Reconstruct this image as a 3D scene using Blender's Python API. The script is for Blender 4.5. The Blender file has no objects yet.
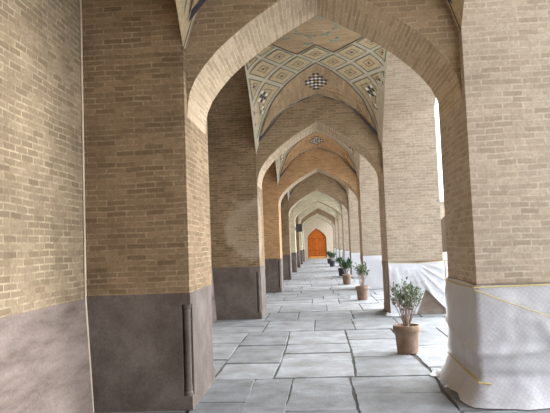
import bpy, bmesh, math, random
from mathutils import Vector, Matrix, noise
random.seed(7)
sc = bpy.context.scene
COL = sc.collection

# ------------------------------------------------------------------ dimensions (metres)
XL, XR, XW, XO = -1.227, 1.432, -2.246, 2.547
XC, HA = (XL + XR) / 2, (XR - XL) / 2
D1, P, S = 5.459, 1.167, 6.713
HB = (S - P) / 2
NP = 8                        # pier pairs in front of the camera
ZD, ZS = 1.087, 1.077         # dado top, sheet top
ZTOP = 5.75
REC = 0.12
YEND = D1 + NP * S
XOUT = -2.75

# ------------------------------------------------------------------ materials
def srgb(r, g, b):
    f = lambda c: (c / 255 / 12.92) if c / 255 <= .04045 else ((c / 255 + .055) / 1.055) ** 2.4
    return (f(r), f(g), f(b), 1)

class NT:
    def __init__(s, name):
        s.m = bpy.data.materials.new(name); s.m.use_nodes = True
        s.t = s.m.node_tree; s.n = s.t.nodes; s.bsdf = s.n['Principled BSDF']
        s.bsdf.inputs['Specular IOR Level'].default_value = .15
    def add(s, typ, **kw):
        n = s.n.new(typ)
        for k, v in kw.items():
            if k in n.inputs: n.inputs[k].default_value = v
            else: setattr(n, k, v)
        return n
    def link(s, a, b): s.t.links.new(a, b)
    def noise(s, vec, scale, detail=4, rough=.6):
        n = s.n.new('ShaderNodeTexNoise'); n.inputs['Scale'].default_value = scale
        n.inputs['Detail'].default_value = detail; n.inputs['Roughness'].default_value = rough
        if vec is not None: s.link(vec, n.inputs['Vector'])
        return n.outputs['Fac']
    def ramp(s, fac, stops):
        r = s.n.new('ShaderNodeValToRGB'); e = r.color_ramp.elements
        e[0].position, e[0].color = stops[0]; e[1].position, e[1].color = stops[-1]
        for p, c in stops[1:-1]:
            x = e.new(p); x.color = c
        s.link(fac, r.inputs['Fac']); return r.outputs['Color']
    def mix(s, a, b, fac, mode='MIX'):
        m = s.n.new('ShaderNodeMix'); m.data_type = 'RGBA'; m.blend_type = mode
        for sock, v in ((m.inputs[6], a), (m.inputs[7], b), (m.inputs[0], fac)):
            if hasattr(v, 'is_linked') or isinstance(v, bpy.types.NodeSocket): s.link(v, sock)
            else: sock.default_value = v
        return m.outputs[2]
    def bump(s, h, strength, dist=.01):
        b = s.n.new('ShaderNodeBump'); b.inputs['Strength'].default_value = strength
        b.inputs['Distance'].default_value = dist; s.link(h, b.inputs['Height'])
        s.link(b.outputs['Normal'], s.bsdf.inputs['Normal'])

def g(v): return (v, v, v, 1)

def brick_mat(name, c1, c2, mortar, w=.18, h=.0575, ms=.0075, stain=.45, rough=.9, patch=None):
    k = NT(name)
    uv = k.add('ShaderNodeUVMap').outputs['UV']
    obj = k.add('ShaderNodeNewGeometry').outputs['Position']
    # slight waviness of the courses
    wob = k.n.new('ShaderNodeTexNoise'); wob.inputs['Scale'].default_value = 2.2; wob.inputs['Detail'].default_value = 2
    k.link(uv, wob.inputs['Vector'])
    sub = k.n.new('ShaderNodeVectorMath'); sub.operation = 'MULTIPLY_ADD'
    k.link(wob.outputs['Color'], sub.inputs[0]); sub.inputs[1].default_value = (.05, .035, 0); k.link(uv, sub.inputs[2])
    b = k.n.new('ShaderNodeTexBrick')
    b.offset = .5; b.squash = 1
    b.inputs['Scale'].default_value = 1; b.inputs['Brick Width'].default_value = w
    b.inputs['Row Height'].default_value = h; b.inputs['Mortar Size'].default_value = ms
    b.inputs['Mortar Smooth'].default_value = .25
    b.inputs['Color1'].default_value = c1; b.inputs['Color2'].default_value = c2; b.inputs['Mortar'].default_value = mortar
    k.link(sub.outputs[0], b.inputs['Vector'])
    fade = k.ramp(k.noise(obj, 5.5, 4, .7), [(.4, g(0)), (.62, g(1))])
    av = tuple((p + q) / 2 for p, q in zip(c1, c2))
    k.link(k.mix(av, mortar, fade), b.inputs['Mortar'])
    k.link(k.mix(c1, tuple(p * .72 + q * .28 for p, q in zip(c1, mortar)), k.ramp(k.noise(obj, 3.1, 3), [(.4, g(0)), (.7, g(1))])), b.inputs['Color1'])
    b.inputs['Color2'].default_value = tuple(q * .86 for q in c2[:3]) + (1,)
    big = k.noise(obj, .9, 5, .65)
    st = k.ramp(big, [(.3, g(1 - stain)), (.62, g(1.0))])
    c = k.mix(b.outputs['Color'], st, 1.0, 'MULTIPLY')
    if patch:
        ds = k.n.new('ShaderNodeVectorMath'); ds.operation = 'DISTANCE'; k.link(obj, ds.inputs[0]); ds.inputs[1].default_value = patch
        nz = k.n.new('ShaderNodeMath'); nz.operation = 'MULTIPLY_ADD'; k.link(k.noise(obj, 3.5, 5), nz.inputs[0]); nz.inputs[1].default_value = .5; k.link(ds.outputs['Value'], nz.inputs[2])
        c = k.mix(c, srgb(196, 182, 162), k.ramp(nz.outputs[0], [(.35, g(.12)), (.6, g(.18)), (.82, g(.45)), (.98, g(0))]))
    fine = k.ramp(k.noise(obj, 38, 3), [(.3, g(.82)), (.7, g(1.08))])
    c = k.mix(c, fine, 1.0, 'MULTIPLY')
    k.link(c, k.bsdf.inputs['Base Color']); k.bsdf.inputs['Roughness'].default_value = rough
    inv = k.n.new('ShaderNodeMath'); inv.operation = 'SUBTRACT'; inv.inputs[0].default_value = 1
    k.link(b.outputs['Fac'], inv.inputs[1])
    k.bump(inv.outputs[0], .35, .006)
    return k.m

def stone_mat(name, a, b, c, scale=2.5, streak=None, tone=False, bump=.3, rough=.75):
    k = NT(name)
    pos = k.add('ShaderNodeNewGeometry').outputs['Position']
    vec = pos
    if streak:
        mp = k.n.new('ShaderNodeMapping'); mp.inputs['Rotation'].default_value = streak[0]; mp.inputs['Scale'].default_value = streak[1]
        k.link(pos, mp.inputs['Vector']); vec = mp.outputs['Vector']
    n1 = k.noise(vec, scale, 8, .68)
    col = k.ramp(n1, [(.28, a), (.5, b), (.72, c)])
    n2 = k.noise(pos, 45, 4, .7)
    col = k.mix(col, k.ramp(n2, [(.3, g(.78)), (.7, g(1.1))]), 1.0, 'MULTIPLY')
    if tone:
        at = k.n.new('ShaderNodeAttribute'); at.attribute_name = 'tone'
        col = k.mix(col, at.outputs['Color'], 1.0, 'MULTIPLY')
    k.link(col, k.bsdf.inputs['Base Color']); k.bsdf.inputs['Roughness'].default_value = rough
    m = k.n.new('ShaderNodeMath'); m.operation = 'MULTIPLY_ADD'; k.link(n2, m.inputs[0]); m.inputs[1].default_value = .3; k.link(n1, m.inputs[2])
    k.bump(m.outputs[0], bump, .02)
    return k.m

def plain_mat(name, col, rough=.8, var=.18, scale=14, spec=.15, metal=0):
    k = NT(name)
    pos = k.add('ShaderNodeNewGeometry').outputs['Position']
    n = k.noise(pos, scale, 4, .6)
    c = k.mix(col, k.ramp(n, [(.3, g(1 - var)), (.7, g(1 + var * .6))]), 1.0, 'MULTIPLY')
    k.link(c, k.bsdf.inputs['Base Color']); k.bsdf.inputs['Roughness'].default_value = rough
    k.bsdf.inputs['Specular IOR Level'].default_value = spec; k.bsdf.inputs['Metallic'].default_value = metal
    k.bump(n, .1, .01)
    return k.m

M = {}
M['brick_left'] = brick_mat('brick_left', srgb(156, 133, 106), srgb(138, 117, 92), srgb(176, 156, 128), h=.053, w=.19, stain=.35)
M['brick_crescent'] = brick_mat('brick_crescent', srgb(156, 133, 106), srgb(138, 117, 92), srgb(176, 156, 128), h=.053, w=.19, stain=.35, patch=(-1.25, 12.17, 1.9))  # pale rounded patch mixed into the brick colour
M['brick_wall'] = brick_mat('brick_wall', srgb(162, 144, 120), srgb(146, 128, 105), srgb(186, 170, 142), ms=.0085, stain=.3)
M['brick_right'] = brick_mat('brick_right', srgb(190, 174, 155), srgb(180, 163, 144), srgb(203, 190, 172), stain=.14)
M['brick_arch'] = brick_mat('brick_arch', srgb(168, 146, 118), srgb(154, 133, 108), srgb(182, 162, 134), stain=.25)
M['brick_warm_bounce'] = brick_mat('brick_warm_bounce', srgb(196, 158, 116), srgb(182, 144, 106), srgb(206, 174, 134), stain=.2)  # warm bounced light put into the brick colour of one bay
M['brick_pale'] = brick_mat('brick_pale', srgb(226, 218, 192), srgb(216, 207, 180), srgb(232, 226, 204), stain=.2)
M['voussoir'] = brick_mat('voussoir', srgb(198, 177, 150), srgb(184, 163, 136), srgb(214, 198, 172), w=.45, h=.046, ms=.007, stain=.2)
M['spandrel_brick'] = brick_mat('spandrel_brick', srgb(188, 164, 132), srgb(176, 152, 122), srgb(156, 134, 106), w=.3, h=.06, ms=.007, stain=.15)
M['dado'] = stone_mat('dado', srgb(84, 75, 69), srgb(109, 100, 94), srgb(133, 124, 119), 1.8, bump=.2)
M['dado_wall'] = stone_mat('dado_wall', srgb(92, 80, 75), srgb(132, 119, 112), srgb(152, 140, 133), 1.6, streak=((.6, 0, 0), (1, .6, 3.0)), bump=.5)
M['dado_pale'] = stone_mat('dado_pale', srgb(128, 112, 100), srgb(150, 136, 124), srgb(168, 156, 146), 2.2, bump=.2)
M['flag'] = stone_mat('flag', srgb(114, 115, 115), srgb(141, 145, 149), srgb(164, 170, 177), 2.6, tone=True, bump=.35, rough=.62)
M['soil'] = plain_mat('soil', srgb(84, 82, 80), .95, .3)
M['court'] = stone_mat('court', srgb(150, 150, 148), srgb(176, 176, 172), srgb(196, 194, 190), .8)
M['rib'] = plain_mat('rib', srgb(192, 181, 160), .85, .15)
M['buff'] = plain_mat('buff', srgb(188, 170, 138), .85, .22, 22)
M['buff2'] = plain_mat('buff2', srgb(180, 161, 130), .85, .2, 22)
M['teal'] = plain_mat('teal', srgb(104, 114, 98), .5, .3, 30, .4)
M['navy'] = plain_mat('navy', srgb(60, 55, 66), .5, .3, 30, .4)
M['dark'] = plain_mat('dark', srgb(96, 82, 66), .8, .2)
M['white'] = plain_mat('white', srgb(226, 224, 216), .5, .1, 20, .4)
M['yellow'] = plain_mat('yellow', srgb(196, 164, 60), .5, .2, 20, .4)
M['turq'] = plain_mat('turq', srgb(70, 150, 150), .5, .2, 20, .4)
M['plaster'] = plain_mat('plaster', srgb(214, 200, 180), .9, .15, 6)
M['terracotta'] = plain_mat('terracotta', srgb(142, 122, 107), .85, .28, 9)
M['darkpot'] = plain_mat('darkpot', srgb(66, 68, 74), .6, .2, 9)
M['earth'] = plain_mat('earth', srgb(82, 64, 50), .95, .4, 40)
M['stem'] = plain_mat('stem', srgb(164, 148, 140), .85, .25, 30)
M['rope'] = plain_mat('rope', srgb(204, 186, 118), .8, .15, 60)
M['orange'] = plain_mat('orange', srgb(208, 112, 36), .5, .2, 5, .3)
M['orange2'] = plain_mat('orange2', srgb(172, 86, 26), .5, .2, 5, .3)
M['orange_pale'] = plain_mat('orange_pale', srgb(246, 176, 96), .6, .1, 5)  # lighter orange for the bottom panel of each leaf
M['black'] = plain_mat('black', srgb(52, 52, 54), .6, .1)
M['grille'] = plain_mat('grille', srgb(74, 74, 76), .7, .3, 120)
M['slate'] = plain_mat('slate', srgb(150, 140, 124), .9, .2)

def leaf_mat(name, a, b):
    k = NT(name)
    pos = k.add('ShaderNodeNewGeometry').outputs['Position']
    c = k.ramp(k.noise(pos, 24, 2), [(.35, a), (.65, b)])
    k.link(c, k.bsdf.inputs['Base Color']); k.bsdf.inputs['Roughness'].default_value = .5
    return k.m
M['leaf'] = leaf_mat('leaf', srgb(70, 92, 68), srgb(150, 166, 142))
M['leaf_dark'] = leaf_mat('leaf_dark', srgb(56, 84, 66), srgb(104, 134, 108))

def sheet_mat(name, tint):
    k = NT(name)
    uv = k.add('ShaderNodeUVMap').outputs['UV']
    mp = k.n.new('ShaderNodeMapping'); mp.inputs['Rotation'].default_value = (0, 0, .7); k.link(uv, mp.inputs['Vector'])
    ch = k.n.new('ShaderNodeTexBrick'); ch.offset = 0
    ch.inputs['Scale'].default_value = 1; ch.inputs['Brick Width'].default_value = .035; ch.inputs['Row Height'].default_value = .035
    ch.inputs['Mortar Size'].default_value = .005; ch.inputs['Mortar Smooth'].default_value = .6
    ch.inputs['Color1'].default_value = srgb(216, 216, 219); ch.inputs['Color2'].default_value = srgb(211, 211, 215)
    ch.inputs['Mortar'].default_value = srgb(200, 200, 205)
    k.link(mp.outputs['Vector'], ch.inputs['Vector'])
    k.link(k.mix(ch.outputs['Color'], tint, 1.0, 'MULTIPLY'), k.bsdf.inputs['Base Color'])
    k.bsdf.inputs['Roughness'].default_value = .45; k.bsdf.inputs['Specular IOR Level'].default_value = .3
    tr = k.n.new('ShaderNodeBsdfTranslucent'); tr.inputs['Color'].default_value = (.85, .87, .9, 1)
    mx = k.n.new('ShaderNodeMixShader'); mx.inputs['Fac'].default_value = .22
    k.link(k.bsdf.outputs[0], mx.inputs[1]); k.link(tr.outputs[0], mx.inputs[2])
    k.link(mx.outputs[0], k.n['Material Output'].inputs['Surface'])
    pos = k.add('ShaderNodeNewGeometry').outputs['Position']
    k.bump(k.noise(pos, 9, 4, .6), .35, .03)
    return k.m
M['sheet'] = sheet_mat('sheet', (1.24, 1.26, 1.28, 1))
M['sheet_grey'] = sheet_mat('sheet_grey', (.93, .92, .93, 1))  # greyer, darker tint for the near sheet

# ------------------------------------------------------------------ mesh helper
class MB:
    def __init__(s): s.v, s.f, s.uv, s.mi, s.mats, s.tone = [], [], [], [], [], []
    def mat(s, m):
        if m not in s.mats: s.mats.append(m)
        return s.mats.index(m)
    def face(s, pts, m, uvs=None, tone=1.0):
        i = len(s.v); s.v += [tuple(p) for p in pts]
        s.f.append(list(range(i, i + len(pts))))
        if uvs is None:
            a, b, c = Vector(pts[0]), Vector(pts[1]), Vector(pts[2])
            n = (b - a).cross(c - a)
            ax = max(range(3), key=lambda q: abs(n[q]))
            uvs = [((p[1], p[2]) if ax == 0 else (p[0], p[2]) if ax == 1 else (p[0], p[1])) for p in pts]
        s.uv.append(uvs); s.mi.append(s.mat(m)); s.tone.append(tone)
    def box(s, x0, x1, y0, y1, z0, z1, m, skip=''):
        A = [(x0, y0), (x1, y0), (x1, y1), (x0, y1)]
        for k, nm in enumerate(('f', 'r', 'b', 'l')):
            if nm in skip: continue
            (a, b), (c, d) = A[k], A[(k + 1) % 4]
            s.face([(a, b, z0), (c, d, z0), (c, d, z1), (a, b, z1)], m)
        if 't' not in skip: s.face([(x0, y0, z1), (x1, y0, z1), (x1, y1, z1), (x0, y1, z1)], m)
        if 'd' not in skip: s.face([(x0, y1, z0), (x1, y1, z0), (x1, y0, z0), (x0, y0, z0)], m)
    def prism(s, poly, z0, z1, m, caps=True):
        n = len(poly)
        for i in range(n):
            a, b = poly[i], poly[(i + 1) % n]
            s.face([(a[0], a[1], z0), (b[0], b[1], z0), (b[0], b[1], z1), (a[0], a[1], z1)], m)
        if caps:
            s.face([(p[0], p[1], z1) for p in poly], m); s.face([(p[0], p[1], z0) for p in reversed(poly)], m)
    def lathe(s, prof, m, c=(0, 0, 0), n=28):
        for (r0, z0), (r1, z1) in zip(prof, prof[1:]):
            for i in range(n):
                a, b = 2 * math.pi * i / n, 2 * math.pi * (i + 1) / n
                P4 = [(c[0] + r0 * math.cos(a), c[1] + r0 * math.sin(a), c[2] + z0), (c[0] + r0 * math.cos(b), c[1] + r0 * math.sin(b), c[2] + z0),
                      (c[0] + r1 * math.cos(b), c[1] + r1 * math.sin(b), c[2] + z1), (c[0] + r1 * math.cos(a), c[1] + r1 * math.sin(a), c[2] + z1)]
                if r0 < 1e-5: P4 = P4[1:]
                elif r1 < 1e-5: P4 = P4[:3]
                s.face(P4, m)
    def tube(s, path, r, m, n=6):
        path = [Vector(p) for p in path]
        rr = r if isinstance(r, list) else [r] * len(path)
        rings = []
        for i, p in enumerate(path):
            t = (path[min(i + 1, len(path) - 1)] - path[max(i - 1, 0)]).normalized()
            up = Vector((0, 0, 1)) if abs(t.z) < .9 else Vector((1, 0, 0))
            a = t.cross(up).normalized(); b = t.cross(a)
            rings.append([p + (a * math.cos(2 * math.pi * j / n) + b * math.sin(2 * math.pi * j / n)) * rr[i] for j in range(n)])
        for A, B in zip(rings, rings[1:]):
            for j in range(n):
                s.face([A[j], A[(j + 1) % n], B[(j + 1) % n], B[j]], m)
        s.face(list(reversed(rings[0])), m); s.face(rings[-1], m)
    def build(s, name, parent=None, smooth=False, weld=True, label=None):
        me = bpy.data.meshes.new(name)
        me.from_pydata([tuple(v) for v in s.v], [], s.f)
        uvl = me.uv_layers.new(name='UVMap')
        k = 0
        for u in s.uv:
            for q in u: uvl.data[k].uv = q; k += 1
        ca = me.color_attributes.new('tone', 'FLOAT_COLOR', 'CORNER'); k = 0
        for f, t in zip(s.f, s.tone):
            for _ in f: ca.data[k].color = (t, t, t, 1); k += 1
        for m in s.mats: me.materials.append(M[m])
        me.polygons.foreach_set('material_index', s.mi)
        if weld:
            bm = bmesh.new(); bm.from_mesh(me); bmesh.ops.remove_doubles(bm, verts=bm.verts, dist=1e-5)
            bm.to_mesh(me); bm.free()
        if smooth:
            me.polygons.foreach_set('use_smooth', [True] * len(me.polygons))
            if smooth != True: me.set_sharp_from_angle(angle=smooth)
        me.update()
        o = bpy.data.objects.new(name, me); COL.objects.link(o)
        if parent: o.parent = parent
        if label: o['label'] = label
        return o

def tag(o, label, cat, group=None):
    o['label'] = label; o['category'] = cat
    if group: o['group'] = group
    return o
def thing(name, label, cat, loc=(0, 0, 0), group=None):
    o = bpy.data.objects.new(name, None); COL.objects.link(o); o.location = loc; o.empty_display_size = .2
    return tag(o, label, cat, group)
def structure(o): o['kind'] = 'structure'; return o
def dup(root, loc, label):
    r = root.copy(); COL.objects.link(r); r.location = loc; r['label'] = label
    for ch in list(root.children):
        c = ch.copy(); COL.objects.link(c); c.parent = r
        for gch in list(ch.children):
            d = gch.copy(); COL.objects.link(d); d.parent = c
    return r

ORD = ['first', 'second', 'third', 'fourth', 'fifth', 'sixth', 'seventh', 'eighth']

# ------------------------------------------------------------------ shared curves
INTR = [(1.33, 2.80), (1.322, 2.92), (1.295, 3.05), (1.235, 3.18), (1.14, 3.31), (1.02, 3.445), (.87, 3.575), (.70, 3.705), (.52, 3.825), (.34, 3.935), (.17, 4.03), (0, 4.12)]
INTR = [(XC - x, z) for x, z in INTR] + [(XC + x, z) for x, z in reversed(INTR[:-1])]

def VZ(u, v):
    u, v = min(1, abs(u)), min(1, abs(v))
    return 5.1 + .05 * u * u - .43 * v ** 1.75 - (.74 * u ** 1.5 + .5 * u ** 8) * v ** 2.5

def arc(pts):
    L = [0]
    for a, b in zip(pts, pts[1:]): L.append(L[-1] + math.hypot(b[0] - a[0], b[1] - a[1]))
    return L

# ------------------------------------------------------------------ piers
def make_pier(side, k, mat, dado, detail):
    y0, y1 = D1 + k * S, D1 + k * S + P
    xa, xb = (XW, XL) if side == 'l' else (XR, XO)
    px = XL if side == 'l' else XR                # passage face
    sg = 1 if side == 'l' else -1                 # direction of the passage
    if side == 'l':
        lab = ['dark-fronted brick pier rising beside the near stretch of pale brick wall',
               'brick pier with a pale crescent on its shaded front face',
               'brick pier with brown dado, third along the stone-dado side',
               'fourth brick pier along the stone-dado side of the walkway',
               'brick pier carrying the dark loudspeaker on its passage face',
               'brick pier just past the loudspeaker on the stone-dado side',
               'seventh brick pier along the stone-dado side, last but one before the orange door',
               'last brick pier on the stone-dado side, next to the orange door'][k]
    else:
        lab = ['broad pale brick pier wrapped in the largest white sheet at its foot',
               'pale brick pier standing behind the largest potted shrub',
               'pale brick pier just behind the second terracotta pot',
               'pale brick pier beside the third terracotta pot',
               'narrow pale pier fifth along the sheeted side, past the terracotta pots',
               'sixth pale pier along the sheeted side, beside two dark pots',
               'seventh pale pier along the sheeted side, last but one before the orange door',
               'last pale pier on the sheeted side, next to the orange door'][k]
    root = thing('brick_pier', lab, 'pier', (px, y0, 0), 'brick piers along the walkway')
    ox, oy = px, y0
    b = MB(); b.box(xa - ox, xb - ox, 0, y1 - y0, ZD, ZTOP, mat)
    # shift uv so that every pier has its own courses
    b.uv = [[(q[0] + k * 1.37, q[1]) for q in u] for u in b.uv]
    b.build('shaft', root)
    e = .006
    d = MB()
    X0, X1 = xa - ox - (0 if side == 'l' else e), xb - ox + (e if side == 'l' else 0)
    nb = .085
    d.box(X0, X1, -e, P + e, 0, .13, dado); d.box(X0, X1, -e, P + e, .98, ZD + .001, dado)
    if side == 'l':
        poly = [(X0, -e), (X1 - nb, -e), (X1 - nb, -e + nb * .6), (X1 - nb * .6, -e + nb), (X1, -e + nb), (X1, P + e - nb), (X1 - nb * .6, P + e - nb), (X1 - nb, P + e - nb * .6), (X1 - nb, P + e), (X0, P + e)]
    else:
        poly = [(X1, P + e), (X0 + nb, P + e), (X0 + nb, P + e - nb * .6), (X0 + nb * .6, P + e - nb), (X0, P + e - nb), (X0, -e + nb), (X0 + nb * .6, -e + nb), (X0 + nb, -e + nb * .6), (X0 + nb, -e), (X1, -e)]
    d.prism(poly, .13, .98, dado, caps=False)
    d.build('stone_dado', root)
    if detail:
        for yy in (-e + .042, P + e - .042):
            c = MB()
            cx = (X1 - .042) if side == 'l' else (X0 + .042)
            c.lathe([(0, .13), (.042, .13), (.042, .16), (.03, .175), (.036, .2), (.03, .225), (.031, .9), (.036, .915), (.03, .93), (.041, .95), (.041, .98), (0, .98)], dado, (cx, yy, 0), 16)
            c.build('corner_colonnette', root, smooth=.6)
    return root

LM = ['brick_left', 'brick_crescent', 'brick_warm_bounce', 'brick_left', 'brick_pale', 'brick_left', 'brick_pale', 'brick_pale']
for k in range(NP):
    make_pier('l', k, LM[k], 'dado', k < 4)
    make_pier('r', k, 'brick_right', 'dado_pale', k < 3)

# ------------------------------------------------------------------ transverse arches
def make_arch(k, mat, label):
    dz = [0, 0, -.12, -.18, -.18, -.18, -.18, -.18][k]
    y0, y1 = REC, P - REC
    root = thing('pointed_arch', label, 'arch', (XC, D1 + k * S, INTR[0][1]), 'pointed arches across the walkway')
    o = Vector((XC, 0, INTR[0][1]))
    w = MB()
    pts = [(XL, INTR[0][1])] + INTR[1:-1] + [(XR, INTR[-1][1])]
    pts = [(x, z + dz * (z - INTR[0][1]) / 1.3) for x, z in pts]
    for (xa, za), (xb, zb) in zip(pts, pts[1:]):
        n = 3
        for y, rev in ((y0, False), (y1, True)):
            q = [(xa, y, za), (xb, y, zb), (xb, y, ZTOP), (xa, y, ZTOP)]
            if rev: q.reverse()
            w.face([Vector(p) - o for p in q], mat, [(p[0] + k * .9, p[2]) for p in q])
    w.build('spandrel_wall', root)
    s = MB(); L = arc(pts)
    for i in range(len(pts) - 1):
        (xa, za), (xb, zb) = pts[i], pts[i + 1]
        q = [(xa, y0, za), (xa, y1, za), (xb, y1, zb), (xb, y0, zb)]
        s.face([Vector(p) - o for p in q], 'voussoir', [(y0, L[i]), (y1, L[i]), (y1, L[i + 1]), (y0, L[i + 1])])
    s.build('voussoir_soffit', root)
    return root
AM = ['brick_arch', 'brick_arch', 'brick_warm_bounce', 'brick_arch', 'brick_pale', 'brick_pale', 'brick_arch', 'brick_pale']
AL = ['great pointed brick arch nearest the viewer, framing the whole walkway',
      'second pointed arch, below the tiled vault with the star panel',
      'third pointed arch with warm bounce light painted on the brick above its crown',
      'fourth pointed arch, with greyish brick above its crown',
      'fifth pointed arch, pale cream brick, ahead of the loudspeaker',
      'sixth pointed arch, just behind the loudspeaker',
      'seventh pointed arch, small and far down the walkway',
      'last small pointed arch in front of the orange door']
for k in range(NP): make_arch(k, AM[k], AL[k])

# ------------------------------------------------------------------ net vaults
def inset(poly, d):
    """inset a convex plan polygon (x,y metres) by d"""
    n = len(poly); c = (sum(p[0] for p in poly) / n, sum(p[1] for p in poly) / n)
    lines = []
    for i in range(n):
        a, b = poly[i], poly[(i + 1) % n]
        dx, dy = b[0] - a[0], b[1] - a[1]; l = math.hypot(dx, dy)
        nx, ny = -dy / l, dx / l
        if (c[0] - a[0]) * nx + (c[1] - a[1]) * ny < 0: nx, ny = -nx, -ny
        lines.append(((a[0] + nx * d, a[1] + ny * d), (dx, dy)))
    out = []
    for i in range(n):
        (p, r), (q, s_) = lines[i - 1], lines[i]
        den = r[0] * s_[1] - r[1] * s_[0]
        t = ((q[0] - p[0]) * s_[1] - (q[1] - p[1]) * s_[0]) / den
        out.append((p[0] + r[0] * t, p[1] + r[1] * t))
    return out
def inradius(poly):
    n = len(poly); c = (sum(p[0] for p in poly) / n, sum(p[1] for p in poly) / n); r = 9
    for i in range(n):
        a, b = poly[i], poly[(i + 1) % n]
        dx, dy = b[0] - a[0], b[1] - a[1]
        r = min(r, abs((c[0] - a[0]) * dy - (c[1] - a[1]) * dx) / math.hypot(dx, dy))
    return r, c
def on(p, off):          # plan metres -> local vault point, lowered by off
    return (p[0], p[1], VZ(p[0] / HA, p[1] / HB) - off)
def sub(poly, n=4):
    out = []
    for i in range(len(poly)):
        a, b = poly[i], poly[(i + 1) % len(poly)]
        for j in range(n): out.append((a[0] + (b[0] - a[0]) * j / n, a[1] + (b[1] - a[1]) * j / n))
    return out
def fan(b, poly, off, m, swap=False, rings=3):
    """fill a convex plan polygon following the vault surface"""
    r, c = inradius(poly)
    P0 = sub(poly, 6)
    for j in range(rings):
        t0, t1 = j / rings, (j + 1) / rings
        for i in range(len(P0)):
            a, d = P0[i], P0[(i + 1) % len(P0)]
            L = lambda p, t: (p[0] + (c[0] - p[0]) * t, p[1] + (c[1] - p[1]) * t)
            q = [L(a, t0), L(d, t0), L(d, t1), L(a, t1)]
            if j == rings - 1: q = q[:2] + [c]
            b.face([on(p, off) for p in q], m, [(p[1], p[0]) if swap else p for p in q])
def ring(b, poly, d0, d1, off, m):
    A, B = sub(inset(poly, d0), 4), sub(inset(poly, d1), 4)
    for i in range(len(A)):
        j = (i + 1) % len(A)
        b.face([on(A[i], off), on(A[j], off), on(B[j], off), on(B[i], off)], m)
def tile(b, c, r, off, m, diamond=True):
    q = [(c[0] + r, c[1]), (c[0], c[1] + r), (c[0] - r, c[1]), (c[0], c[1] - r)] if diamond else [(c[0] - r, c[1] - r), (c[0] + r, c[1] - r), (c[0] + r, c[1] + r), (c[0] - r, c[1] + r)]
    b.face([on(p, off) for p in q], m)

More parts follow.
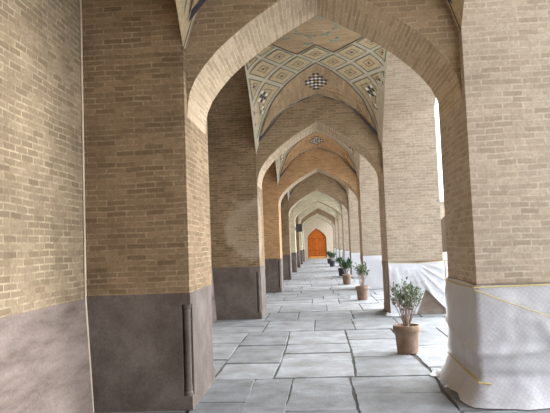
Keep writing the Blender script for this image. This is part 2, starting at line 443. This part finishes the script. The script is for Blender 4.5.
def make_vault(j, label, brick, full):
    """bay j: between pier j-1 and pier j"""
    yc = D1 + j * S - HB
    root = thing('net_vault', label, 'vault', (XC, yc, 0), 'tile-inlaid net vaults over the bays')
    sh = MB(); nu, nv = 16, 28
    for a in range(nu):
        for c in range(nv):
            q = [(-HA + 2 * HA * x / nu, -HB + 2 * HB * y / nv) for x, y in ((a, c), (a, c + 1), (a + 1, c + 1), (a + 1, c))]
            sh.face([on(p, 0) for p in q], 'rib' if j else 'buff2')  # nearest vault gets darker buff: its shade is put into the colour
    sh.build('vault_shell', root, smooth=True)
    U = lambda pts: [(u * HA, v * HB) for u, v in pts]
    halves = (1, -1) if full else (1,)
    for sv in halves:
        # spandrel above the wall with its chequered star
        tri = U([(-1, sv), (0, sv * .52), (1, sv)])
        b = MB()
        if sv < 0: tri = tri[::-1]
        ring(b, tri, .022, .038, .012, 'navy'); fan(b, inset(tri, .038), .01, brick if brick != 'brick_arch' else 'spandrel_brick', True)
        sp = b.build('spandrel_panel', root)
        st = MB(); cy = sv * HB * .795; rr = .042
        for p in range(-3, 4):
            for q in range(-3, 4):
                if abs(p) + abs(q) > 3 and not False:
                    pass
                if max(abs(p), abs(q)) > 3: continue
                m = 'yellow' if p == q == 0 else ('navy' if (p + q) % 2 == 1 else ('white' if (abs(p) + abs(q)) in (2, 4) else 'rib'))
                if max(abs(p), abs(q)) == 3 and (p + q) % 2 == 0: continue
                # diamond lattice rotated 45 degrees
                tile(st, ((p + q) * rr * .93, cy + (p - q) * rr * 1.5 * .93), rr * .95, .022, m)
        st.build('star_tile', sp)
        # ribs' cells
        cells = []
        d = .25; h = .12
        q_ = lambda v: .52 + (v - .6) * 1.2
        for u, v in [(-.25, .6), (.25, .6), (-.5, .7), (.5, .7), (0, .5), (-.5, .5), (.5, .5), (-.75, .6), (.75, .6), (-.75, .4), (.75, .4)]:
            v = q_(v); cells.append(([(u - d, v), (u, v - h), (u + d, v), (u, v + h)], None))
        for s_ in (-1, 1):
            cells.append(([(s_ * 1, q_(.6)), (s_ * .75, q_(.7)), (s_ * 1, q_(.8))], None))
            cells.append(([(s_ * 1, q_(.4)), (s_ * .75, q_(.5)), (s_ * 1, q_(.6))], None))
            cells.append(([(s_ * .5, q_(.8)), (s_ * .75, q_(.7)), (s_ * 1, q_(.8)), (s_ * 1, 1)], 'corner'))
        for pl, kind in cells:
            poly = U([(u, v * sv) for u, v in pl])
            r, c = inradius(poly)
            b = MB()
            o0 = .038
            ring(b, poly, o0, o0 + .02, .014, 'teal')
            ring(b, poly, o0 + .02, o0 + .055, .012, 'buff')
            rest = r - o0 - .055
            ring(b, poly, o0 + .055, o0 + .055 + rest * .4, .012, 'buff')
            ring(b, poly, o0 + .055 + rest * .4, o0 + .055 + rest * .4 + .01, .014, 'dark')
            fan(b, inset(poly, o0 + .055 + rest * .4 + .01), .012, 'buff2', rings=1)
            if kind is None: tile(b, c, .028, .02, 'navy')
            kp = b.build('kite_panel', root)
            if kind == 'corner':
                s2 = 1 if poly[2][0] > 0 else -1
                t = MB()
                for p in range(-1, 2):
                    for q in range(-1, 2):
                        tile(t, (c[0] + (p + q) * .036, c[1] + (p - q) * .056 - sv * .06), .037, .02, 'white' if (p + q) % 2 == 0 and (p or q) else 'navy')
                t.build('star_tile', kp); t = MB()
                for p in range(2):
                    for q in range(2):
                        tile(t, (c[0] + s2 * .07 + (p + q) * .034, c[1] + sv * .2 + (p - q) * .05), .034, .02, 'navy' if (p + q) % 2 == 0 else 'white')
                t.build('star_tile', kp)
    # medallion: zigzag outlined brick field with turquoise chequers
    b = MB()
    zig = [(-1, .28), (-.75, .16), (-.5, .28), (-.25, .4), (0, .28), (.25, .4), (.5, .28), (.75, .16), (1, .28)]
    N = 48
    def zv(u):
        for (a, va), (c, vc) in zip(zig, zig[1:]):
            if a <= u <= c: return va + (vc - va) * (u - a) / (c - a)
        return .4
    us = [-1 + 2 * i / N for i in range(N + 1)]
    for u0, u1 in zip(us, us[1:]):
        for i in range(8):
            t0, t1 = -1 + i / 4, -1 + (i + 1) / 4
            q = [(u0 * HA, zv(u0) * t0 * HB), (u1 * HA, zv(u1) * t0 * HB), (u1 * HA, zv(u1) * t1 * HB), (u0 * HA, zv(u0) * t1 * HB)]
            b.face([on(p, .012) for p in q], 'spandrel_brick', q)
        for sv in (1, -1):
            q = [(u0 * HA, (zv(u0) - .005) * sv * HB), (u1 * HA, (zv(u1) - .005) * sv * HB), (u1 * HA, (zv(u1) - .02) * sv * HB), (u0 * HA, (zv(u0) - .02) * sv * HB)]
            b.face([on(p, .02) for p in q], 'dark', q)
    med = b.build('medallion', root)
    for kx in range(8 if full and j < 2 else 0):
        a = 2 * math.pi * kx / 8 + .2
        for r_, n_ in ((.34, 3), (.6, 3)):
            for w_ in range(n_):
                aa = a + (w_ - 1) * .16 / r_ * .4
                rad = r_ + (w_ % 2) * .05
                t = MB(); tile(t, (rad * math.cos(aa), rad * 1.15 * math.sin(aa)), .03, .022, 'turq')
                t.build('turquoise_tile', med)
    # ribs against the end walls
    for sv in ((1, -1) if j < NP else (-1,)):
        b = MB(); N = 32
        bands = [(0, .03, 'rib' if j else 'buff2'), (.03, .055, 'navy'), (.055, .085, 'rib'), (.085, REC, 'brick_arch')]  # nearest rib's first band also darkened, shade put into its colour
        for i in range(N):
            u0, u1 = -1 + 2 * i / N, -1 + 2 * (i + 1) / N
            for a, c, m in bands:
                q = [(u0 * HA, HB + a), (u1 * HA, HB + a), (u1 * HA, HB + c), (u0 * HA, HB + c)]
                dz = lambda yy: -.0 * yy
                b.face([(x, y * sv, VZ(x / HA, 1) + (.10 - y + HB) * .0 - (y - HB) * .12) for x, y in q], m)
            q = [(u0 * HA, HB), (u1 * HA, HB)]
        b.build('wall_rib', root)
    return root

VL = ['vault over the nearest bay, only its striped rib corners showing at the top',
      'net vault with turquoise-edged kite panels and chequered star, largest in view',
      'vault with warm bounce light painted on its brick, seen under the second arch',
      'vault with greyish brick seen under the third arch',
      'vault over the bay just ahead of the loudspeaker pier',
      'vault over the bay behind the fifth arch',
      'small far vault between the sixth and seventh arches',
      'small far vault between the last two arches']
VB = ['brick_arch', 'brick_arch', 'brick_warm_bounce', 'brick_arch', 'brick_pale', 'brick_pale', 'brick_arch', 'brick_pale']
for j in range(NP): make_vault(j, VL[j], VB[j], j in (0, 1, 2))
# last bay, before the door wall
make_vault(NP, 'farthest vault, directly in front of the orange door', 'brick_pale', False)

# ------------------------------------------------------------------ setting: side soffits, walls, roof
def soffit(name, xa, xb, j, mat):
    yc = D1 + j * S - HB; N = 28; b = MB()
    pts = [(-HB + 2 * HB * i / N) for i in range(N + 1)]
    zz = [5.2 - .95 * abs(y / HB) ** 3 for y in pts]; L = arc(list(zip(pts, zz)))
    for i in range(N):
        y0, y1, z0, z1 = pts[i] + yc, pts[i + 1] + yc, zz[i], zz[i + 1]
        b.face([(xa, y0, z0), (xa, y1, z1), (xb, y1, z1), (xb, y0, z0)], mat, [(xa, L[i]), (xa, L[i + 1]), (xb, L[i + 1]), (xb, L[i])])
        for x in (xa, xb):
            w0, w1 = (VZ(1, pts[i] / HB), VZ(1, pts[i + 1] / HB)) if x in (XL, XR) else (z0, z1)
            b.face([(x, y0, w0), (x, y1, w1), (x, y1, ZTOP), (x, y0, ZTOP)], mat)
    structure(b.build(name))
for j in range(NP + 1):
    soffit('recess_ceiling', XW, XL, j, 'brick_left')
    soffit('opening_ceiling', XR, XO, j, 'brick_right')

Y0 = D1 - S                      # far face of the pier pair behind the camera
b = MB(); b.box(XOUT, XW, Y0, YEND, 0, ZTOP, 'brick_wall'); structure(b.build('wall_left'))
b = MB()                         # battered stone dado of the recess wall, bay by bay
for j in range(NP + 1):
    ya, yb = D1 + j * S - 2 * HB, D1 + j * S
    b.face([(XW + .075, ya, 0), (XW + .075, yb, 0), (XW + .012, yb, ZD - .02), (XW + .012, ya, ZD - .02)], 'dado_wall')
    b.face([(XW + .012, ya, ZD - .02), (XW + .012, yb, ZD - .02), (XW, yb, ZD - .02), (XW, ya, ZD - .02)], 'dado_wall')
structure(b.build('baseboard_left'))
b = MB()                         # pale mortar fillet in the inner corner
b.tube([(XW + .07, D1 - .004, 0), (XW + .012, D1 - .004, ZD), (XW + .006, D1 - .004, ZTOP - .3)], [.013, .011, .008], 'plaster', 6)
structure(b.build('trim_1'))
b = MB(); b.box(XOUT, XO + .1, Y0, YEND + .6, ZTOP, ZTOP + .5, 'slate'); structure(b.build('roof'))
# unseen wall behind the camera, arch filled in to darken the near bay
b = MB(); yb0, yb1 = Y0, Y0 + P
b.box(XW, XL, yb0, yb1, 0, ZTOP, 'brick_left'); b.box(XR, XO, yb0, yb1, 0, ZTOP, 'brick_right')
b.box(XL, XR, yb0 + REC, yb1 - REC, 0, ZTOP, 'brick_arch')
structure(b.build('wall_back_light_block'))

# end wall with the orange door
DXC, DHW = -.06, .95
DARC = [(1, 2.0), (.98, 2.2), (.88, 2.42), (.7, 2.62), (.45, 2.83), (.2, 3.0), (0, 3.12)]
darc = [(DXC - x * DHW, z) for x, z in DARC] + [(DXC + x * DHW, z) for x, z in reversed(DARC[:-1])]
b = MB()
b.box(XOUT, DXC - DHW, YEND, YEND + .5, 0, ZTOP, 'plaster'); b.box(DXC + DHW, XO, YEND, YEND + .5, 0, ZTOP, 'plaster')
for (xa, za), (xb, zb) in zip(darc, darc[1:]):
    for y in (YEND, YEND + .5): b.face([(xa, y, za), (xb, y, zb), (xb, y, ZTOP), (xa, y, ZTOP)], 'plaster')
    b.face([(xa, YEND, za), (xa, YEND + .5, za), (xb, YEND + .5, zb), (xb, YEND, zb)], 'plaster')
structure(b.build('wall_far'))
b = MB(); yd = YEND + .12        # door frame following the arch
fr = [(DXC - DHW, .12)] + darc + [(DXC + DHW, .12)]
for (xa, za), (xb, zb) in zip(fr, fr[1:]):
    def inn(x, z): return (DXC + (x - DXC) * .88, .12 + (z - .12) * .955)
    (xc, zc), (xd, zd) = inn(xa, za), inn(xb, zb)
    b.face([(xa, yd, za), (xb, yd, zb), (xd, yd, zd), (xc, yd, zc)], 'orange2')
    b.face([(xc, yd, zc), (xd, yd, zd), (xd, yd + .06, zd), (xc, yd + .06, zc)], 'orange2')
door = structure(b.build('door_1'))
for s_ in (-1, 1):
    b = MB()
    half = [p for p in darc if (p[0] - DXC) * s_ >= -1e-6]
    half.sort(key=lambda p: abs(p[0] - DXC))
    hp = [(DXC + (x - DXC) * .9, .12 + (z - .12) * .96) for x, z in half]
    for (xa, za), (xb, zb) in zip(hp, hp[1:]): b.face([(xa, yd + .05, .12), (xb, yd + .05, .12), (xb, yd + .05, zb), (xa, yd + .05, za)], 'orange')
    for i in range(1, 4):
        x = DXC + s_ * DHW * .9 * i / 4
        b.box(x - .02, x + .02, yd + .03, yd + .05, .35, 2.1, 'orange2')
    for z in (.35, .9, 2.1):
        b.box(min(DXC + s_ * .02, DXC + s_ * .85), max(DXC + s_ * .02, DXC + s_ * .85), yd + .028, yd + .05, z - .035, z + .035, 'orange2')
    b.box(min(DXC + s_ * .01, DXC + s_ * .85), max(DXC + s_ * .01, DXC + s_ * .85), yd + .03, yd + .05, .13, .3, 'orange_pale')
    b.build('door_leaf', door)
b = MB(); b.box(DXC - DHW, DXC + DHW, YEND - .1, YEND + .5, 0, .12, 'plaster'); b.build('threshold', door)

# ------------------------------------------------------------------ floor: flagstones in three irregular lanes
def flag(b, poly, tone, dz):
    """poly: ccw plan polygon; chipped edges, rounded rim"""
    pts = []
    n = len(poly)
    for i in range(n):
        a, c = Vector(poly[i]), Vector(poly[(i + 1) % n]); L = (c - a).length
        m = max(2, int(L / .12)); nrm = Vector((-(c - a).y, (c - a).x)).normalized()
        for q in range(m):
            p = a.lerp(c, q / m)
            w = noise.noise(Vector((p.x * 3.1, p.y * 3.1, 1.3))) * .010 + (random.random() - .5) * .008
            pts.append(p + nrm * (w + (.012 if q == 0 else 0)))
    ctr = sum(pts, Vector((0, 0))) / len(pts)
    tilt = (random.uniform(-.006, .006), random.uniform(-.006, .006))
    def z(p, o): return dz + o + (p.x - ctr.x) * tilt[0] + (p.y - ctr.y) * tilt[1]
    inner = [p + (ctr - p).normalized() * .014 for p in pts]
    k = len(pts)
    for i in range(k):
        a, c, d, e = pts[i], pts[(i + 1) % k], inner[(i + 1) % k], inner[i]
        b.face([(a.x, a.y, -.05), (c.x, c.y, -.05), (c.x, c.y, z(c, -.012)), (a.x, a.y, z(a, -.012))], 'flag', None, tone * .45)
        b.face([(a.x, a.y, z(a, -.012)), (c.x, c.y, z(c, -.012)), (d.x, d.y, z(d, 0)), (e.x, e.y, z(e, 0))], 'flag', None, tone * .72)
    b.face([(p.x, p.y, z(p, 0)) for p in inner], 'flag', None, tone)
fl = MB()
GAP = .005
def lane(x0f, x1f, ys, split=0):
    for ya, yb in zip(ys, ys[1:]):
        j = [random.uniform(-.03, .03) for _ in range(4)]
        cuts = [0, 1]
        if split and random.random() < split: cuts = [0, random.uniform(.4, .6), 1]
        for ca, cb in zip(cuts, cuts[1:]):
            f = lambda t, y: x0f(y) + (x1f(y) - x0f(y)) * t
            poly = [(f(ca, ya) + GAP, ya + GAP + j[0]*.6 * (cb < 2)), (f(cb, ya) - GAP, ya + GAP + j[1]*.6), (f(cb, yb) - GAP, yb - GAP + j[2]*.6), (f(ca, yb) + GAP, yb - GAP + j[3]*.6)]
            flag(fl, poly, random.uniform(.76, 1.08) * (.9 if ya < 6 else 1), random.uniform(-.006, .004))
def yseq(start, end, lo, hi):
    ys = [start]
    while ys[-1] < end - .3: ys.append(ys[-1] + random.uniform(lo, hi))
    ys[-1] = end; return ys
def wob(base, seed, amp=.035):
    return lambda y: base + amp * noise.noise(Vector((y * .8, seed, 0))) * 2
A = wob(-1.26, 1); B = wob(-.54, 2, .03); C = wob(.40, 3, .04); D = wob(1.2, 4, .045); E_ = wob(1.95, 5); F = wob(2.8, 6); G = wob(-2.3, 7, .0)
cst = lambda v: (lambda y: v)
YN = 10.3
lane(G, A, [-.2, 1.2, 2.5, 3.6, 4.7, 5.4, 6.7, 7.9, 9.2, YN])
B2 = wob(-.76, 8, .02); C2 = wob(-.36, 9, .02)
lane(A, B2, [-.2, 1, 2.2, 3.4, 4.6, 5.72, 6.7]); lane(B2, C2, [-.2, 1.3, 2.6, 4.3, 6.72]); lane(C2, wob(.3, 10, .02), [-.2, 1.1, 2.4, 3.3, 4.5, 5.4, 6.7])
lane(A, B, [6.7, 7.6, 8.9, YN]); lane(B, C, [6.72, 8.2, 8.95, YN])
lane(wob(.3, 10, .02), D, [-.2, 1.4, 2.7, 3.7, 4.9, 5.95, 6.7]); lane(C, D, [6.7, 7.86, 9.25, YN])
lane(D, E_, [-.2, 1.5, 3, 4.2, 5.3, 7.1, 8.6, YN]); lane(E_, F, [-.2, 1.5, 3.3, 4.6, 6.2, 7.6, 9.1, YN])
y = YN
while y < YEND - .1:
    y2 = min(YEND, y + random.uniform(.75, 1.45))
    if YEND - y2 < .5: y2 = YEND
    x = -2.3; xs = [x]
    while x < 2.8:
        x += random.uniform(.6, 1.35); xs.append(min(x, 2.8))
    for a, c in zip(xs, xs[1:]):
        if c - a < .15: continue
        ja, jc = a + random.uniform(-.0, .0), c
        cut = [y, y2]
        if random.random() < .22: cut = [y, y + (y2 - y) * random.uniform(.4, .6), y2]
        for ya, yb_ in zip(cut, cut[1:]):
            flag(fl, [(a + .004, ya + .004), (c - .004, ya + .004), (c - .004, yb_ - .004), (a + .004, yb_ - .004)], random.uniform(.82, 1.12), random.uniform(-.006, .004))
    y = y2
fl.box(XOUT, XO + .3, Y0, YEND + .5, -.12, -.011, 'soil')
structure(fl.build('floor', weld=False))
b = MB(); b.box(XO + .3, 90, -30, 110, -.3, -.03, 'court'); structure(b.build('ground'))
b = MB(); b.box(-60, XOUT, -60, 130, -.3, -.03, 'court'); structure(b.build('ground'))
b = MB(); b.box(XOUT, XO + .3, -60, Y0, -.3, -.03, 'court'); structure(b.build('ground'))

# building across the courtyard, glimpsed between the near piers
bt = thing('courtyard_building', 'pale brick building across the sunlit courtyard, seen as a sliver between piers', 'building', (14, 74, 0))
b = MB(); b.box(0, 60, 0, 6, -.03, 6.2, 'brick_right'); b.build('facade', bt)
b = MB(); b.box(-.2, 60.2, -.3, 6.2, 6.2, 6.7, 'plaster'); b.build('cornice', bt)
for i in range(8):
    b = MB(); x = 3 + i * 7
    pr = [(-2, 0), (-2, 3), (-1.6, 3.9), (-.9, 4.6), (0, 5.1), (.9, 4.6), (1.6, 3.9), (2, 3), (2, 0)]
    b.face([(x + p[0], -.02, p[1]) for p in pr], 'dark'); b.build('arched_niche', bt)

# ------------------------------------------------------------------ white sheets round the feet of the right piers
def sheet(name, path, ztop, zbot, label, amp=.02, flare=.0, seed=0, step=.05, nz=26, outward=None, m='sheet', folds=None):
    pts = [Vector(p) for p in path]
    # resample
    dense = []
    for a, c in zip(pts, pts[1:]):
        n = max(2, int((c - a).length / step))
        dense += [a.lerp(c, i / n) for i in range(n)]
    dense.append(pts[-1])
    L = [0]
    for a, c in zip(dense, dense[1:]): L.append(L[-1] + (c - a).length)
    nr = []
    for i in range(len(dense)):
        t = Vector((0, 0))
        for q in range(max(0, i - 2), min(len(dense) - 1, i + 2)): t += (dense[q + 1] - dense[q]).normalized()
        t.normalize(); nr.append(Vector((t.y, -t.x)))
    if outward is None: outward = 1
    b = MB(); grid = []
    for i, p in enumerate(dense):
        s_ = L[i]; col = []
        za, zb = ztop(s_), zbot(s_)
        for k in range(nz + 1):
            t = k / nz; z = za + (zb - za) * t
            # long soft folds plus creases running down and along
            f1 = noise.noise(Vector((s_ * 2.1 + z * 1.6, z * .7, seed)))
            f2 = abs(noise.noise(Vector((s_ * 4.5 - z * 2.5, z * 1.5, seed + 5))))
            f3 = noise.noise(Vector((s_ * 11, z * 9, seed + 9)))
            env = min(1, (za - z) / .15) * 1.0
            off = .012 + amp * env * (1.0 + 1.4 * f1 - 1.6 * f2 + .35 * f3)
            if flare and z < .26: off += flare * ((.26 - z) / .26) ** 1.6 * (1 + .5 * noise.noise(Vector((s_ * 3, 0, seed + 2))))
            if flare: off -= .02 * math.exp(-((z - .26) / .035) ** 2) * env
            if folds: off += folds(s_, z) * env
            off = max(off, .009)
            q = p + nr[i] * outward * off
            col.append((q.x, q.y, max(z, .012)))
        grid.append(col)
    for i in range(len(grid) - 1):
        for k in range(nz):
            zs = [grid[i][k][2], grid[i][k + 1][2], grid[i + 1][k + 1][2], grid[i + 1][k][2]]
            b.face([grid[i][k], grid[i][k + 1], grid[i + 1][k + 1], grid[i + 1][k]], m, [(L[i], zs[0]), (L[i], zs[1]), (L[i + 1], zs[2]), (L[i + 1], zs[3])])
    o = b.build(name, None, smooth=True)
    return tag(o, label, 'sheet', 'white sheets wrapped round the piers')
e = .006
# the near pier: passage face, front face and round the outer side
yb = D1 + P
sh0 = sheet('plastic_sheet', [(XR - e, yb + .02), (XR - e, D1 - e), (XO + .05, D1 - e), (XO + .05, yb)],
            lambda s: ZS + .01 * math.sin(s * 3), lambda s: 0, 'white woven sheet wrapped round the large near pier, tied with yellow rope', amp=.024, flare=.13, seed=3, outward=1, m='sheet_grey', nz=40, step=.035,
            folds=lambda s, z: .030 * math.exp(-((z - (.62 - .16 * math.sin(min(2.2, s) * 1.3))) / .035) ** 2) + .022 * math.exp(-((s - 1.75 - .45 * (.75 - z)) / .05) ** 2) * (z < .75))
def rope(path, r, parent, name='rope'):
    b = MB(); b.tube(path, r, 'rope', 6); return b.build(name, parent)
rope([(XR - .035, yb + .02, ZS - .02), (XR - .04, D1 + .5, ZS - .03), (XR - .035, D1 - .03, ZS - .02), (XR + .5, D1 - .035, ZS - .015), (XO + .06, D1 - .035, ZS - .01)], .006, sh0)
rope([(XR - .035, D1 - .035, ZS - .04), (XR + .25, D1 - .07, ZS - .16), (XR + .7, D1 - .075, ZS - .33), (XO + .06, D1 - .07, ZS - .5)], .0045, sh0)
rope([(XR - .045, yb + .02, .26), (XR - .06, D1 + .5, .24), (XR - .045, D1 - .045, .21), (XR + .06, D1 - .055, .2)], .008, sh0)
rope([(XR - .02, yb + .03, ZS + .2), (XR - .02, yb + .035, .7)], .006, sh0)
# crumpled hem of the near sheet lying on the flagstones
b = MB()
for i in range(14):
    for k in range(8):
        def hp(i, k):
            s_, t = i / 14, k / 8
            x = XR - .06 - t * (.13 + .05 * math.sin(s_ * 7)); yy = yb + .2 - s_ * .75
            return (x + .03 * noise.noise(Vector((s_ * 6, t * 6, 2))), yy, .014 + max(0, (1 - t)) * .05 * (1 - t) + .05 * max(0, noise.noise(Vector((s_ * 9, t * 5, 7)))) * min(1, 4 * t * (1 - t) + .2))
        b.face([hp(i, k), hp(i, k + 1), hp(i + 1, k + 1), hp(i + 1, k)], 'sheet_grey')
b.build('trailing_hem', sh0, smooth=True)
# second pier: hangs down on one side, gathered up diagonally on the other
yp = D1 + S
def zb2(s):
    x = XR + s
    if x < 1.95: return 0
    if x < 2.15: return .52 * (x - 1.95) / .2
    return max(0, .52 - (x - 2.15) * 1.05)
sh1 = sheet('plastic_sheet', [(XR + .0, yp - e), (XO + .25, yp - e - .02), (XO + .3, yp + .8)],
            lambda s: ZS - .03 * math.sin(min(1, s / 1.3) * math.pi) + .06 * max(0, s - .9), zb2, 'white sheet draped behind the largest potted shrub, gathered up diagonally', amp=.03, seed=11, outward=1, nz=36, step=.03,
            folds=lambda s, z: .035 * max(0, math.sin(26 * math.atan2(max(0, s - .42), max(.05, 1.12 - z)))) * min(1, max(0, s - .42) * 4))
rope([(XR, yp - .02, ZS - .01), (XR + .6, yp - .03, ZS - .035), (XO + .25, yp - .04, ZS + .01)], .006, sh1)
b = MB()
for i in range(12):
    for k in range(6):
        def hp(i, k):
            s_, t = i / 12, k / 6
            return (XR - .1 + .36 * s_ + .02 * math.sin(7 * t), yp - .02 - t * (.22 + .08 * math.sin(s_ * 4)), .012 + .05 * max(0, noise.noise(Vector((s_ * 5, t * 5, 3)))) + .03 * (1 - t))
        b.face([hp(i, k), hp(i, k + 1), hp(i + 1, k + 1), hp(i + 1, k)], 'sheet')
b.build('trailing_hem', sh1, smooth=True)
SL = ['white sheet wrapped round the pier behind the second terracotta pot', 'white sheet on the pier beside the third terracotta pot',
      'white sheet on the fifth pier of the sheeted side', 'white sheet on the sixth pier of the sheeted side, near the dark pots',
      'white sheet on the seventh pier of the sheeted side', 'white sheet on the last pier of the sheeted side, before the orange door']
for k in range(2, NP):
    yk = D1 + k * S
    pth = [(XR, yk - e), (XO + .02, yk - e), (XO + .02, yk + P * .8)]
    if k > 3: pth = [(XR - e, yk + P)] + [(XR - e, yk - e)] + pth[1:]
    sheet('plastic_sheet', pth, lambda s: ZS, lambda s: 0, SL[k - 2], amp=.025, seed=20 + k * 3, outward=1, step=.09, nz=14)

# ------------------------------------------------------------------ potted shrubs
def pot_mesh(root, H, R, mat, name='pot'):
    b = MB()
    b.lathe([(0, 0), (R * .80, 0), (R * .82, H * .04), (R * .93, H * .76), (R * .95, H * .78), (R * 1.03, H * .79), (R * 1.06, H * .82), (R * 1.06, H * .96), (R * 1.03, H), (R * .93, H), (R * .90, H * .9), (R * .88, H * .82)], mat)
    p = b.build(name, root, smooth=.5)
    s = MB(); s.lathe([(R * .885, H * .86), (R * .5, H * .875), (0, H * .88)], 'earth'); s.build('soil', root)
    return p
def leaf(b, p, d, L, W, m):
    d = d.normalized(); side = d.cross(Vector((random.uniform(-1, 1), random.uniform(-1, 1), random.uniform(.2, 1)))).normalized()
    n = d.cross(side)
    p1, p2 = p + d * L * .5 - n * L * .05, p + d * L - n * L * .2
    b.face([p, p1 + side * W, p2], m); b.face([p, p2, p1 - side * W], m)
def shrub(label, x, y, H, R, PH, spread, nst, nleaf, pot, leafm='leaf', seed=1, ls=.075, topheavy=True):
    random.seed(seed)
    root = thing('potted_shrub', label, 'potted plant', (x, y, 0.004), 'potted shrubs along the sheeted side')
    pot_mesh(root, H, R, pot)
    z0 = H * .87
    tw = MB(); lf = MB(); tips = []
    for i in range(nst):
        a = random.uniform(0, 2 * math.pi); rr = random.uniform(.25, 1) * spread
        h = (PH - z0) * random.uniform(.72, 1.0) * (1 - .18 * (rr / spread) ** 2)
        base = Vector((math.cos(a) * R * .22 * random.random(), math.sin(a) * R * .22, z0))
        tip = Vector((math.cos(a) * rr, math.sin(a) * rr, z0 + h))
        mid = base.lerp(tip, .5) + Vector((math.cos(a), math.sin(a), 0)) * -.06 * rr + Vector((random.uniform(-.02, .02), random.uniform(-.02, .02), 0))
        path = []
        for q in range(7):
            t = q / 6; path.append(base * (1 - t) ** 2 + mid * 2 * t * (1 - t) + tip * t * t)
        tw.tube(path, [.0065 - .004 * q / 6 for q in range(7)], 'stem', 5)
        for _ in range(2):
            t = random.uniform(.4, .8); q = base * (1 - t) ** 2 + mid * 2 * t * (1 - t) + tip * t * t
            e2 = q + Vector((random.uniform(-1, 1), random.uniform(-1, 1), 1.5)).normalized() * h * random.uniform(.18, .34)
            tw.tube([q, q.lerp(e2, .5) + Vector((0, 0, -.01)), e2], [.0045, .0035, .0025], 'stem', 4)
            tips.append((q, e2))
        tips.append((path[3], tip))
    for i in range(nleaf):
        a, c = random.choice(tips)
        t = random.uniform(.1, 1.05) ** .6
        p = a.lerp(c, min(1.02, t))
        d = (c - a).normalized() + Vector((random.uniform(-1, 1), random.uniform(-1, 1), random.uniform(-.5, .7))) * 1.1
        leaf(lf, p, d, ls * random.uniform(.7, 1.25), ls * .2, leafm)
    tw.build('stems', root); lf.build('foliage', root, weld=False)
    return root
shrub('largest potted shrub with pale bare stems in a terracotta pot, nearest the viewer', 1.15, 8.05, .365, .172, .97, .29, 32, 820, 'terracotta', 'leaf', 5, .052)
shrub('second terracotta pot, tall loose green shrub against the white sheet', 1.12, 15.55, .36, .165, 1.04, .22, 13, 200, 'terracotta', 'leaf', 9, .09)
shrub('third terracotta pot, with a rounded bushy green shrub', 1.02, 21.7, .34, .17, .9, .3, 16, 380, 'terracotta', 'leaf_dark', 13, .12)
shrub('dark pot just behind the third terracotta pot', 1.09, 27.2, .36, .2, .86, .24, 12, 240, 'darkpot', 'leaf_dark', 17, .12)
shrub('dark potted shrub far down the walkway, in front of another dark one', .90, 38.6, .38, .19, .9, .24, 12, 240, 'darkpot', 'leaf_dark', 21, .14)
shrub('farthest dark potted shrub, close to the orange door', .86, 44.5, .38, .19, .95, .24, 12, 240, 'darkpot', 'leaf_dark', 25, .14)

# ------------------------------------------------------------------ loudspeaker on the fifth left pier
ys = D1 + 4 * S + .35
sp = thing('loudspeaker', 'small dark loudspeaker bracketed high on a pier of the stone-dado side', 'loudspeaker', (XL, ys, 2.25))
b = MB(); b.prism([(.09, -.14), (.40, -.17), (.40, .17), (.09, .14)], 0, .42, 'black'); b.build('cabinet', sp)
b = MB(); b.box(.11, .38, -.178, -.172, .03, .39, 'grille'); b.build('grille', sp)
b = MB(); b.box(0, .1, -.03, .03, .14, .19, 'black'); b.box(0, .015, -.08, .08, .05, .3, 'black'); b.build('bracket', sp)

# ------------------------------------------------------------------ light
w = bpy.data.worlds.new('overcast'); sc.world = w; w.use_nodes = True
nt = w.node_tree; bg = nt.nodes['Background']
tc = nt.nodes.new('ShaderNodeTexCoord'); sx = nt.nodes.new('ShaderNodeSeparateXYZ'); nt.links.new(tc.outputs['Generated'], sx.inputs[0])
rp = nt.nodes.new('ShaderNodeValToRGB'); nt.links.new(sx.outputs['Z'], rp.inputs['Fac'])
rp.color_ramp.elements[0].color = (.92, .95, 1, 1); rp.color_ramp.elements[1].color = (.78, .88, 1, 1)
nt.links.new(rp.outputs['Color'], bg.inputs['Color']); bg.inputs['Strength'].default_value = 3.0
sun = bpy.data.lights.new('sun', 'SUN'); sun.energy = 16; sun.angle = math.radians(85); sun.color = (1, .99, .98)
so = bpy.data.objects.new('sun', sun); COL.objects.link(so)
so.rotation_euler = Vector((-.8, -.45, -.42)).to_track_quat('-Z', 'Y').to_euler()

# ------------------------------------------------------------------ camera
f, pit, yaw, rol = 581.17, .0677, .0707, -.0370
fw = Vector((-math.sin(yaw) * math.cos(pit), math.cos(yaw) * math.cos(pit), math.sin(pit)))
r = Vector((math.cos(yaw), math.sin(yaw), 0)); u = r.cross(fw)
r2 = r * math.cos(rol) + u * math.sin(rol); u2 = u * math.cos(rol) - r * math.sin(rol)
cam = bpy.data.cameras.new('camera'); cam.sensor_width = 36; cam.sensor_fit = 'HORIZONTAL'; cam.lens = f * 36 / 550; cam.clip_start = .05; cam.clip_end = 400
co = bpy.data.objects.new('camera', cam); COL.objects.link(co)
co.matrix_world = Matrix(((r2.x, u2.x, -fw.x, 0), (r2.y, u2.y, -fw.y, 0), (r2.z, u2.z, -fw.z, 1.5), (0, 0, 0, 1)))
sc.camera = co
sc.view_settings.view_transform = 'Standard'
sc.view_settings.look = 'None'
sc.view_settings.exposure = 0
